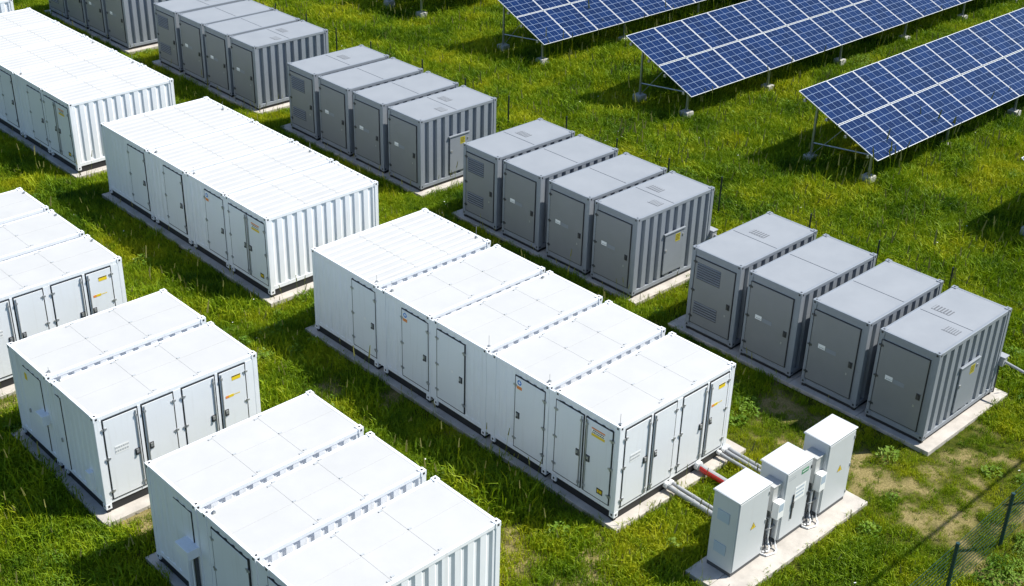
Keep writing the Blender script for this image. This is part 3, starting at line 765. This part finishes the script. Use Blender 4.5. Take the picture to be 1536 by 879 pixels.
def solar_table(label, x0, yoff, n, visible_panels=True, group='solar tables in the meadow'):
    t = thing('solar_table', label, 'solar panels', (x0, yoff, 0), group=group)
    for r_ in range(2):
        for i in range(n):
            xx = i * 2.03
            base = TILT_A + S_HAT * (r_ * (SLEN / 2 + 0.015))
            o = bpy.data.objects.new('solar_panel', PM); COL.objects.link(o); o.parent = t
            o.location = (xx, base.y, base.z); o.rotation_euler = (tilt + random.uniform(-.002, .002), random.uniform(-.002, .002), 0)
            g = bpy.data.objects.new('cell_sheet', GM); COL.objects.link(g); g.parent = o
    Ltot = n * 2.03
    for q in (0.1, 0.38, 0.62, 0.9):
        p = TILT_A + S_HAT * (q * SLEN) - N_HAT * 0.05
        part('purlin', t, None, lambda mb: mb.box(-0.12, Ltot + 0.05, p.y - 0.03, p.y + 0.03, p.z - 0.055, p.z + 0.012), [M['gal']])
        part('purlin_bracket', t, None, lambda mb: mb.box(-0.10, 0.02, p.y - 0.06, p.y + 0.06, p.z - 0.11, p.z - 0.056), [M['gal']])
    k = 0; x = 0.42
    yl, yh = 8.25, 11.2
    zl = TILT_A.z + (yl - TILT_A.y) * S_HAT.z / S_HAT.y - 0.12; zh = TILT_A.z + (yh - TILT_A.y) * S_HAT.z / S_HAT.y - 0.12
    while x < Ltot:
        for y, zt in ((yl, zl), (yh, zh)):
            part('post', t, ('post', zt), lambda mb: mb.box(-0.045, 0.045, -0.045, 0.045, 0.1, zt), [M['gal']], loc=(x, y, 0), bevel=0.006)
            def foot(mb):
                a, b = 0.27, 0.24
                i = len(mb.v)
                mb.v += [(-a, -a, -0.4), (a, -a, -0.4), (a, a, -0.4), (-a, a, -0.4), (-b, -b, 0.26), (b, -b, 0.26), (b, b, 0.26), (-b, b, 0.26)]
                for f in ((0, 3, 2, 1), (4, 5, 6, 7), (0, 1, 5, 4), (1, 2, 6, 5), (2, 3, 7, 6), (3, 0, 4, 7)): mb.f.append(tuple(i + q for q in f)); mb.mi.append(0)
            part('footing', t, ('foot',), foot, [M['footing']], loc=(x, y, 0 if x < 1 else -0.14), bevel=0.02)
        part('rafter', t, ('raft',), lambda mb: mb.tube([(0, TILT_A.y + 0.2, TILT_A.z - 0.03), (0, TILT_B.y - 0.2, TILT_B.z - 0.19)], 0.04, 4), [M['gal']], loc=(x, 0, 0))
        part('tie_bar', t, ('tie',), lambda mb: mb.tube([(0, yl + 0.03, zl - 0.12), (0, yh - 0.03, 0.82)], 0.032, 6), [M['gal']], loc=(x, 0, 0))
        part('brace', t, ('brace',), lambda mb: mb.tube([(0, yh - 0.05, 0.3), (0, 9.75, TILT_A.z + (9.75 - TILT_A.y) * S_HAT.z / S_HAT.y - 0.14)], 0.016, 6), [M['gal']], loc=(x + 0.06, 0, 0))
        x += 6.35
    return t
solar_table('nearest blue solar table, rising to the right picture edge', 24.48, 0.0, 11)
solar_table('longest blue solar table, middle of the three sloping panel rows', 24.4, 9.95, 18)
solar_table('blue solar table at the top centre, partly cut by the top edge', 24.5, 19.78, 11)
solar_table('solar table mostly above the top edge, only its footings and shadow in view', 24.9, 30.0, 6)
solar_table('solar table beyond the right edge, showing only a footing and its dark shadow', 24.95, -10.0, 4)

# ------------------------------------------------------------------ fences
fence = thing('wire_fence', 'thin wire fence with dark posts running behind the grey blocks', 'fence', (17.45, 0, GROUND_Z))
FY = [-2.7, 0.25, 3.2, 6.15, 10.4, 13.1, 15.95, 19.0, 22.64, 25.67, 28.83, 32.8, 35.7, 38.4, 41.24, 44.2, 47.2]
for i, y in enumerate(FY):
    part('fence_post', fence, ('fp', i % 3 == 1), lambda mb: mb.tube([(0, 0, -0.2), (0, 0, 1.8 if i % 3 else 1.72)], 0.035, 6), [M['gal'] if i in (3, 6) else M['postdark']], loc=(random.uniform(-.05, .05), y, 0))
for z in (0.35, 0.9, 1.45):
    part('fence_wire', fence, ('fw', z), lambda mb: mb.tube([(0, FY[0], z), (0, FY[-1], z)], 0.004, 4), [M['postdark']])
P0 = Vector((7.1, -7.46, GROUND_Z)); FD = Vector((2.92, 0.07, 0))
ff = thing('mesh_fence', 'green wire mesh fence with dark green posts in the lower right corner', 'fence', tuple(P0), math.atan2(FD.y, FD.x))
SP = FD.length
for k in (-4, -1, 0, 1, 2, 3):
    part('fence_post', ff, ('ffp',), lambda mb: mb.tube([(0, 0, -0.2), (0, 0, 1.74)], 0.052, 10), [M['postgreen']], loc=(k * SP, 0, 0), bevel=0)
for k in (-4, -1, 0, 1, 2, 3):
    part('post_cap', ff, ('ffc',), lambda mb: mb.tube([(0, 0, 1.74), (0, 0, 1.775)], [0.058, 0.05], 10), [M['postgreen']], loc=(k * SP, 0, 0))
def wires(mb):
    a, b = -4 * SP, 3 * SP
    for i in range(12):
        z = 0.04 + i * 0.148
        r_ = 0.009 if i in (0, 6, 11) else 0.007
        mb.tube([(a, 0.055, z), (b, 0.055, z)], r_, 3, caps=False)
    u = a
    while u < b:
        mb.tube([(u, 0.058, 0.03), (u, 0.058, 1.65)], 0.0018, 3, caps=False); u += 0.3
part('wire_mesh', ff, None, wires, [M['wire']], kind='stuff')
# added cable and poles, out of view, placed to cast the shadow on the grass
CH = 11.0
line = thing('added_shadow_line', 'added overhead cable on poles, out of view, casting the shadow line on the grass', 'added shadow caster', (0, -6.22 - 0.40 * (CH + 0.2), 0))
part('added_shadow_cable', line, None, lambda mb: mb.tube([(2.5, 0, CH), (60, 0, CH)], 0.055, 8), [M['black']])
for px in (3.2, 59.5):
    part('added_pole', line, ('added_pole',), lambda mb: mb.tube([(0, 0.18, -0.4), (0, 0.18, CH + 0.5)], [0.15, 0.1], 10), [M['bark']], loc=(px, 0, 0))

# ------------------------------------------------------------------ ground sheet with a soil mask
def ground():
    xs = np.concatenate([[-600, -200, -80, -40], np.arange(-22, 64.01, 0.3), [90, 200, 600]])
    ys = np.concatenate([[-600, -200, -60], np.arange(-22, 66.01, 0.3), [90, 200, 600]])
    X, Y = np.meshgrid(xs, ys)
    nx, ny = len(xs), len(ys)
    inner = np.clip((np.minimum(np.minimum(X + 22, 64 - X), np.minimum(Y + 22, 66 - Y))) / 4, 0, 1)
    Z = GROUND_Z + (fbm(X, Y, 3.0, 5) - 0.5) * 0.10 * inner
    V = np.stack([X.ravel(), Y.ravel(), Z.ravel()], 1)
    idx = np.arange(nx * ny).reshape(ny, nx)
    F = np.stack([idx[:-1, :-1].ravel(), idx[:-1, 1:].ravel(), idx[1:, 1:].ravel(), idx[1:, :-1].ravel()], 1)
    me = bpy.data.meshes.new('ground')
    me.from_pydata(V.tolist(), [], F.tolist())
    at = me.attributes.new('bare', 'FLOAT', 'POINT')
    at.data.foreach_set('value', bare(X.ravel(), Y.ravel()).astype(np.float32))
    for p in me.polygons: p.use_smooth = True
    m = bpy.data.materials.new('meadow_soil'); m.use_nodes = True
    nt = m.node_tree; L = nt.links.new; b = nt.nodes['Principled BSDF']
    geo = nt.nodes.new('ShaderNodeNewGeometry')
    def noise(s, d=6):
        n = nt.nodes.new('ShaderNodeTexNoise'); n.inputs['Scale'].default_value = s; n.inputs['Detail'].default_value = d; n.inputs['Roughness'].default_value = 0.7
        L(geo.outputs['Position'], n.inputs['Vector']); return n
    n1 = noise(0.35); n2 = noise(4.5); n3 = noise(16)
    r1 = nt.nodes.new('ShaderNodeValToRGB'); L(n2.outputs['Fac'], r1.inputs[0])
    r1.color_ramp.elements[0].position = 0.3; r1.color_ramp.elements[0].color = (0.022, 0.034, 0.004, 1)
    r1.color_ramp.elements[1].position = 0.7; r1.color_ramp.elements[1].color = (0.09, 0.10, 0.009, 1)
    r2 = nt.nodes.new('ShaderNodeValToRGB'); L(n3.outputs['Fac'], r2.inputs[0])
    r2.color_ramp.elements[0].position = 0.3; r2.color_ramp.elements[0].color = (0.13, 0.10, 0.04, 1)
    r2.color_ramp.elements[1].position = 0.68; r2.color_ramp.elements[1].color = (0.36, 0.29, 0.13, 1)
    a = nt.nodes.new('ShaderNodeAttribute'); a.attribute_name = 'bare'
    mx = nt.nodes.new('ShaderNodeMix'); mx.data_type = 'RGBA'
    L(a.outputs['Fac'], mx.inputs['Factor']); L(r1.outputs[0], mx.inputs[6]); L(r2.outputs[0], mx.inputs[7])
    L(mx.outputs[2], b.inputs['Base Color']); b.inputs['Roughness'].default_value = 0.95; b.inputs['Specular IOR Level'].default_value = 0.1
    bp = nt.nodes.new('ShaderNodeBump'); bp.inputs['Strength'].default_value = 0.8; bp.inputs['Distance'].default_value = 0.04
    L(n3.outputs['Fac'], bp.inputs['Height']); L(bp.outputs[0], b.inputs['Normal'])
    me.materials.append(m)
    o = bpy.data.objects.new('ground', me); COL.objects.link(o); o['kind'] = 'structure'
    return o
ground()

# ------------------------------------------------------------------ grass
def leaf_material(name, c_dark, c_mid, c_yel, trans=0.35):
    m = bpy.data.materials.new(name); m.use_nodes = True
    nt = m.node_tree; L = nt.links.new
    for n in list(nt.nodes): nt.nodes.remove(n)
    out = nt.nodes.new('ShaderNodeOutputMaterial')
    geo = nt.nodes.new('ShaderNodeNewGeometry')
    n1 = nt.nodes.new('ShaderNodeTexNoise'); n1.inputs['Scale'].default_value = 0.30; n1.inputs['Detail'].default_value = 5; n1.inputs['Roughness'].default_value = 0.65
    L(geo.outputs['Position'], n1.inputs['Vector'])
    oi = nt.nodes.new('ShaderNodeObjectInfo')
    at = nt.nodes.new('ShaderNodeAttribute'); at.attribute_name = 'tone'
    # 0.6 noise + 0.25 per tuft + 0.25 per blade
    a = nt.nodes.new('ShaderNodeMath'); a.operation = 'MULTIPLY_ADD'; a.inputs[1].default_value = 0.18; L(oi.outputs['Random'], a.inputs[0])
    mr = nt.nodes.new('ShaderNodeMapRange'); mr.inputs['From Min'].default_value = 0.34; mr.inputs['From Max'].default_value = 0.66; mr.inputs['To Max'].default_value = 0.66
    L(n1.outputs['Fac'], mr.inputs['Value']); L(mr.outputs[0], a.inputs[2])
    b = nt.nodes.new('ShaderNodeMath'); b.operation = 'MULTIPLY_ADD'; b.inputs[1].default_value = 0.24; L(at.outputs['Fac'], b.inputs[0]); L(a.outputs[0], b.inputs[2])
    rp = nt.nodes.new('ShaderNodeValToRGB'); L(b.outputs[0], rp.inputs[0])
    e = rp.color_ramp.elements
    e[0].position = 0.12; e[0].color = (*c_dark, 1); e[1].position = 0.95; e[1].color = (*c_yel, 1)
    k = e.new(0.5); k.color = (*c_mid, 1)
    d = nt.nodes.new('ShaderNodeBsdfDiffuse'); L(rp.outputs[0], d.inputs[0])
    tr = nt.nodes.new('ShaderNodeBsdfTranslucent'); L(rp.outputs[0], tr.inputs[0])
    gl = nt.nodes.new('ShaderNodeBsdfGlossy'); gl.inputs['Roughness'].default_value = 0.6; gl.inputs[0].default_value = (1, 1, 1, 1)
    m1 = nt.nodes.new('ShaderNodeMixShader'); m1.inputs[0].default_value = trans; L(d.outputs[0], m1.inputs[1]); L(tr.outputs[0], m1.inputs[2])
    m2 = nt.nodes.new('ShaderNodeMixShader'); m2.inputs[0].default_value = 0.012; L(m1.outputs[0], m2.inputs[1]); L(gl.outputs[0], m2.inputs[2])
    L(m2.outputs[0], out.inputs[0])
    return m
M['grass'] = leaf_material('meadow_grass', (0.024, 0.088, 0.003), (0.185, 0.285, 0.004), (0.44, 0.44, 0.010), 0.30)
M['weed'] = leaf_material('weed_leaf', (0.04, 0.11, 0.006), (0.13, 0.24, 0.012), (0.27, 0.36, 0.06), 0.35)
M['seed'] = mat('dry_seed_head', (0.26, 0.25, 0.07), 0.9)
M['petal_y'] = mat('yellow_petal', (0.75, 0.6, 0.05), 0.7)
M['petal_w'] = mat('white_petal', (0.8, 0.8, 0.75), 0.7)

def tuft(name, nblades, rad, hmin, hmax, w, leafy=0, heads=0, flowers=0):
    r = random.Random(hash(name) % 1000 + nblades + int(rad * 100))
    V = []; F = []; MI = []; T = []
    for _ in range(nblades):
        a = r.uniform(0, 6.283); d = rad * math.sqrt(r.random()); x, y = d * math.cos(a), d * math.sin(a)
        h = r.uniform(hmin, hmax) * (1 - 0.35 * d / rad); la = r.uniform(0, 6.283); lean = r.uniform(0.15, 0.85) * h
        fa = r.uniform(0, 6.283); cx, cy = math.cos(fa) * w / 2, math.sin(fa) * w / 2
        lx, ly = math.cos(la) * lean, math.sin(la) * lean
        tone = r.random() ** 1.3
        i = len(V)
        V += [(x - cx, y - cy, -0.03), (x + cx, y + cy, -0.03), (x + lx * 0.35 + cx * .8, y + ly * 0.35 + cy * .8, h * 0.6), (x + lx * 0.35 - cx * .8, y + ly * 0.35 - cy * .8, h * 0.6), (x + lx, y + ly, h * (0.95 - 0.25 * lean / h))]
        T += [tone] * 5
        F += [(i, i + 1, i + 2, i + 3), (i + 3, i + 2, i + 4)]; MI += [0, 0]
    for _ in range(leafy):
        a = r.uniform(0, 6.283); d = rad * math.sqrt(r.random()); x, y = d * math.cos(a), d * math.sin(a)
        z = r.uniform(0.3, 1) * hmax * (1 - 0.5 * d / rad); s = r.uniform(0.03, 0.065)
        nrm = Vector((r.uniform(-.8, .8), r.uniform(-.8, .8), 1)).normalized(); u = nrm.orthogonal().normalized()
        u.rotate(Matrix.Rotation(r.uniform(0, 6.28), 3, nrm)); v = nrm.cross(u)
        c = Vector((x, y, z)); i = len(V)
        V += [tuple(c - u * s), tuple(c + v * s * .55 - nrm * s * .15), tuple(c + u * s * 1.1 - nrm * s * .3), tuple(c - v * s * .55 - nrm * s * .15)]
        T += [r.random()] * 4
        F += [(i, i + 1, i + 2, i + 3)]; MI += [0]
    for k in range(heads):
        a = r.uniform(0, 6.283); d = rad * math.sqrt(r.random()); x, y = d * math.cos(a), d * math.sin(a)
        h = hmax * r.uniform(1.2, 1.9); lx, ly = r.uniform(-.15, .15), r.uniform(-.15, .15)
        for s0, (za, zb, w0, mi) in enumerate(((0, h * 0.8, 0.005, 0), (h * 0.8, h, 0.016, 1))):
            for (cx, cy) in ((w0, 0), (0, w0)):
                i = len(V)
                fa, fb_ = (za / h) ** 1.5, (zb / h) ** 1.5
                V += [(x + lx * fa - cx, y + ly * fa - cy, za), (x + lx * fa + cx, y + ly * fa + cy, za), (x + lx * fb_ + cx * .5, y + ly * fb_ + cy * .5, zb), (x + lx * fb_ - cx * .5, y + ly * fb_ - cy * .5, zb)]
                T += [0.9] * 4; F += [(i, i + 1, i + 2, i + 3)]; MI += [mi]
    for k in range(flowers):
        a = r.uniform(0, 6.283); d = rad * math.sqrt(r.random()); x, y = d * math.cos(a), d * math.sin(a); z = hmax * r.uniform(0.9, 1.2); s = r.uniform(0.016, 0.03)
        i = len(V); V += [(x - s, y, z), (x, y - s, z + .006), (x + s, y, z), (x, y + s, z + .006)]; T += [0.5] * 4; F += [(i, i + 1, i + 2, i + 3)]; MI += [2]
    me = bpy.data.meshes.new(name); me.from_pydata(V, [], F)
    me.polygons.foreach_set('material_index', MI)
    at = me.attributes.new('tone', 'FLOAT', 'POINT'); at.data.foreach_set('value', T)
    return me
def tuft_set(colname, specs, mats):
    c = bpy.data.collections.new(colname)
    for i, s in enumerate(specs):
        me = tuft(f'{colname}_{i:02d}', *s)
        for m in mats: me.materials.append(m)
        c.objects.link(bpy.data.objects.new(f'{colname}_{i:02d}', me))
    return c

def project(P):
    Rm = np.array(cam.rotation_euler.to_matrix()); d = (P - np.array(CAM_LOC)) @ Rm
    dz = -d[:, 2]
    return 768 + F_PX * d[:, 0] / dz, 439.5 - F_PX * d[:, 1] / dz, dz
def candidates(n, pad=120):
    """random ground points inside (a little more than) the view"""
    x = rng.uniform(-20, 62, n); y = rng.uniform(-16, 62, n)
    z = GROUND_Z + (fbm(x, y, 3.0, 5) - 0.5) * 0.10
    px, py, dz = project(np.stack([x, y, z], 1))
    ok = (px > -pad) & (px < 1536 + pad) & (py > -pad) & (py < 879 + pad * 1.2) & (dz > 1)
    for a, b, c, d in RECTS: ok &= ~((x > a - 0.03) & (x < b + 0.03) & (y > c - 0.03) & (y < d + 0.03))
    return x[ok], y[ok], z[ok], dz[ok]
def edge_dist(x, y):
    m = np.full_like(x, 9.0)
    for a, b, c, d in RECTS:
        m = np.minimum(m, np.hypot(np.maximum(np.maximum(a - x, x - b), 0), np.maximum(np.maximum(c - y, y - d), 0)))
    return m
def scatter(name, pts, scl, idx, col, label=None):
    n = len(pts)
    me = bpy.data.meshes.new(name); me.vertices.add(n)
    me.vertices.foreach_set('co', pts.astype(np.float32).ravel())
    for nm, typ, val in (('rotz', 'FLOAT', rng.uniform(0, 6.283, n)), ('scl', 'FLOAT', scl), ('sclz', 'FLOAT', scl * rng.uniform(0.75, 1.25, n))):
        at = me.attributes.new(nm, typ, 'POINT'); at.data.foreach_set('value', val.astype(np.float32))
    at = me.attributes.new('idx', 'INT', 'POINT'); at.data.foreach_set('value', idx.astype(np.int32))
    o = bpy.data.objects.new(name, me); COL.objects.link(o); o['kind'] = 'stuff'
    ng = bpy.data.node_groups.new(name + '_scatter', 'GeometryNodeTree')
    ng.interface.new_socket('Geometry', in_out='INPUT', socket_type='NodeSocketGeometry')
    ng.interface.new_socket('Geometry', in_out='OUTPUT', socket_type='NodeSocketGeometry')
    N = ng.nodes.new; L = ng.links.new
    gi, go = N('NodeGroupInput'), N('NodeGroupOutput')
    ci = N('GeometryNodeCollectionInfo'); ci.inputs['Collection'].default_value = col
    ci.inputs['Separate Children'].default_value = True; ci.inputs['Reset Children'].default_value = True
    ip = N('GeometryNodeInstanceOnPoints'); ip.inputs['Pick Instance'].default_value = True
    def attr(nm, t):
        a = N('GeometryNodeInputNamedAttribute'); a.data_type = t; a.inputs['Name'].default_value = nm; return a.outputs['Attribute']
    cr = N('ShaderNodeCombineXYZ'); L(attr('rotz', 'FLOAT'), cr.inputs[2])
    cs = N('ShaderNodeCombineXYZ'); s = attr('scl', 'FLOAT'); L(s, cs.inputs[0]); L(s, cs.inputs[1]); L(attr('sclz', 'FLOAT'), cs.inputs[2])
    L(gi.outputs[0], ip.inputs['Points']); L(ci.outputs[0], ip.inputs['Instance']); L(attr('idx', 'INT'), ip.inputs['Instance Index'])
    L(cr.outputs[0], ip.inputs['Rotation']); L(cs.outputs[0], ip.inputs['Scale']); L(ip.outputs[0], go.inputs[0])
    md = o.modifiers.new('scatter', 'NODES'); md.node_group = ng
    return o
GRASS = tuft_set('grass_tuft', [(30, .26, .16, .40, .020), (32, .28, .14, .34, .021), (26, .24, .22, .50, .018), (34, .30, .10, .28, .022), (30, .26, .18, .44, .019), (26, .25, .14, .36, .022), (24, .27, .24, .55, .018, 0, 1), (34, .28, .08, .2, .020)], [M['grass'], M['seed'], M['petal_y']])
WEED = tuft_set('weed_tuft', [(8, .22, .1, .3, .012, 60), (6, .26, .1, .34, .012, 80), (4, .2, .1, .24, .012, 50, 0, 1), (14, .2, .25, .5, .012, 30, 2), (5, .3, .1, .26, .014, 90), (3, .18, .1, .3, .012, 40, 0, 2)], [M['weed'], M['seed'], M['petal_w']])
FIELD_T = lambda x: np.clip((x - 14.0) / 3.0, 0, 1)         # lush beyond the grey blocks
x, y, z, dz = candidates(330000)
bm_ = bare(x, y); ed = edge_dist(x, y)
dens = (0.35 + 0.65 * fbm(x, y, 2.2, 21)) * (1 - 0.6 * bm_)
keep = rng.random(len(x)) < np.clip(dens * 1.15, 0, 1) * np.where(dz > 62, 0.75, 1.0)
x, y, z, dz, ed, bm_ = (v[keep] for v in (x, y, z, dz, ed, bm_))
hn = fbm(x, y, 3.2, 31)
scl = (0.62 + 0.75 * hn + 0.42 * FIELD_T(x)) * rng.uniform(0.75, 1.25, len(x)) * (1 - 0.45 * bm_)
scl *= 0.68 + 0.64 * fbm(x, y, 0.8, 57)
scl *= 1 + 0.75 * ((x < -1.2) & (ed > 0.12) & (ed < 1.6)) * np.clip((fbm(x, y, 1.1, 77) - 0.42) * 4, 0, 1)
scl *= 1 + 0.55 * (x > 15) * np.clip((fbm(x, y, 1.6, 83) - 0.55) * 5, 0, 1)
scl *= np.where((x > 5.4) & (x < 12) & (y < 1.5), 0.62, 1.0) * np.where((ed < 0.35) & (x < 14.5), 0.8, 1.0)
print('GRASS', len(x))
pick = rng.choice(8, len(x), p=[.17, .17, .12, .17, .1, .1, .05, .12])
scatter('grass', np.stack([x, y, z], 1), scl, pick, GRASS)
x, y, z, dz = candidates(26000)
wn_ = fbm(x, y, 2.6, 41); ed = edge_dist(x, y)
keep = (rng.random(len(x)) < np.clip((wn_ - 0.54) * 3.2, 0.03, 0.6)) & (bare(x, y) < 0.15) & ((x < 5) | (y > 0.5) | (x > 15) | (rng.random(len(x)) < 0.25)) & ((ed > 0.25) | (rng.random(len(x)) < 0.3))
x, y, z = x[keep], y[keep], z[keep]
print('WEEDS', len(x))
scatter('weeds', np.stack([x, y, z], 1), rng.uniform(0.6, 1.35, len(x)), rng.choice(6, len(x), p=[.24, .22, .14, .16, .16, .08]), WEED)

# ------------------------------------------------------------------ single plants and stones that can be picked out
def bush(label, x, y, h, w, n, seed, tall=False):
    r = random.Random(seed)
    t = thing('wild_plant', label, 'plant', (x, y, GROUND_Z), group=None)
    def stems(mb):
        for k in range(9 if not tall else 7):
            a = r.uniform(0, 6.283); d = w * r.uniform(0.2, 0.9)
            hh = h * r.uniform(0.7, 1.05)
            mb.tube([(0, 0, -0.03), (math.cos(a) * d * .4, math.sin(a) * d * .4, hh * .55), (math.cos(a) * d, math.sin(a) * d, hh)], [0.009, 0.007, 0.003], 5)
    part('stem', t, None, stems, [M['weed']])
    V = []; F = []; T = []
    for _ in range(n):
        a = r.uniform(0, 6.283); d = w * math.sqrt(r.random()); z = h * r.uniform(0.12, 1.0) * (1 - 0.45 * (d / w) ** 2)
        c = Vector((d * math.cos(a), d * math.sin(a), z)); s = r.uniform(0.03, 0.075) * (0.6 if tall else 1)
        nrm = Vector((math.cos(a) * .5 + r.uniform(-.6, .6), math.sin(a) * .5 + r.uniform(-.6, .6), 0.9)).normalized(); u = nrm.orthogonal().normalized(); u.rotate(Matrix.Rotation(r.uniform(0, 6.28), 3, nrm)); v = nrm.cross(u)
        i = len(V)
        V += [tuple(c - u * s), tuple(c + v * s * .45), tuple(c + u * s * 1.2 - nrm * s * .35), tuple(c - v * s * .45)]
        F += [(i, i + 1, i + 2), (i, i + 2, i + 3)]; T += [r.random()] * 4
    me = bpy.data.meshes.new('foliage'); me.from_pydata(V, [], F); me.materials.append(M['weed'])
    at = me.attributes.new('tone', 'FLOAT', 'POINT'); at.data.foreach_set('value', T)
    o = bpy.data.objects.new('foliage', me); COL.objects.link(o); o.parent = t; o['kind'] = 'stuff'
bush('leafy green plant outside the mesh fence in the bottom right corner', 6.15, -8.15, 0.6, 0.55, 420, 1)
bush('broad pale-leaved plant at the right end outside the mesh fence', 7.3, -8.35, 0.55, 0.6, 460, 2)
bush('small leafy plant close to the foot of the right mesh fence post', 7.75, -8.0, 0.4, 0.4, 260, 3)
bush('low green plant at the bottom edge left of the bottom right corner plants', 5.45, -8.0, 0.4, 0.4, 260, 4)
bush('tall feathery weed at the left bottom edge beside the shade', -11.9, 8.3, 0.75, 0.35, 200, 5, True)
bush('feathery weed near the left bottom corner in the sun', -12.3, 7.3, 0.7, 0.4, 220, 6, True)
bush('leafy plant in front of the low edge of the right solar table', 31.2, 7.4, 0.6, 0.7, 420, 7)
bush('pale bushy plant under the low edge of the middle solar table', 38.5, 17.4, 0.6, 0.8, 420, 8)
bush('dark leafy weed behind the middle grey block by the wire fence', 19.2, 13.8, 0.7, 0.7, 420, 9)
def stone(label, x, y, s, seed):
    r = random.Random(seed)
    bm = bmesh.new(); bmesh.ops.create_icosphere(bm, subdivisions=2, radius=s)
    for v in bm.verts: v.co = Vector((v.co.x * 1.3, v.co.y, v.co.z * 0.6)) * r.uniform(0.85, 1.15)
    me = bpy.data.meshes.new('stone'); bm.to_mesh(me); bm.free(); me.materials.append(M['stone'])
    o = bpy.data.objects.new('stone', me); COL.objects.link(o); o.location = (x, y, GROUND_Z + s * 0.25); o['label'] = label; o['category'] = 'stone'
stone('pinkish stone at the right picture edge outside the mesh fence', 8.05, -7.95, 0.22, 1)
stone('small pale stone on bare soil in the shade at the lower left', -10.9, 10.6, 0.1, 2)
stone('small pale stone in the grass right of the cabinet slab', 4.3, -5.0, 0.08, 3)
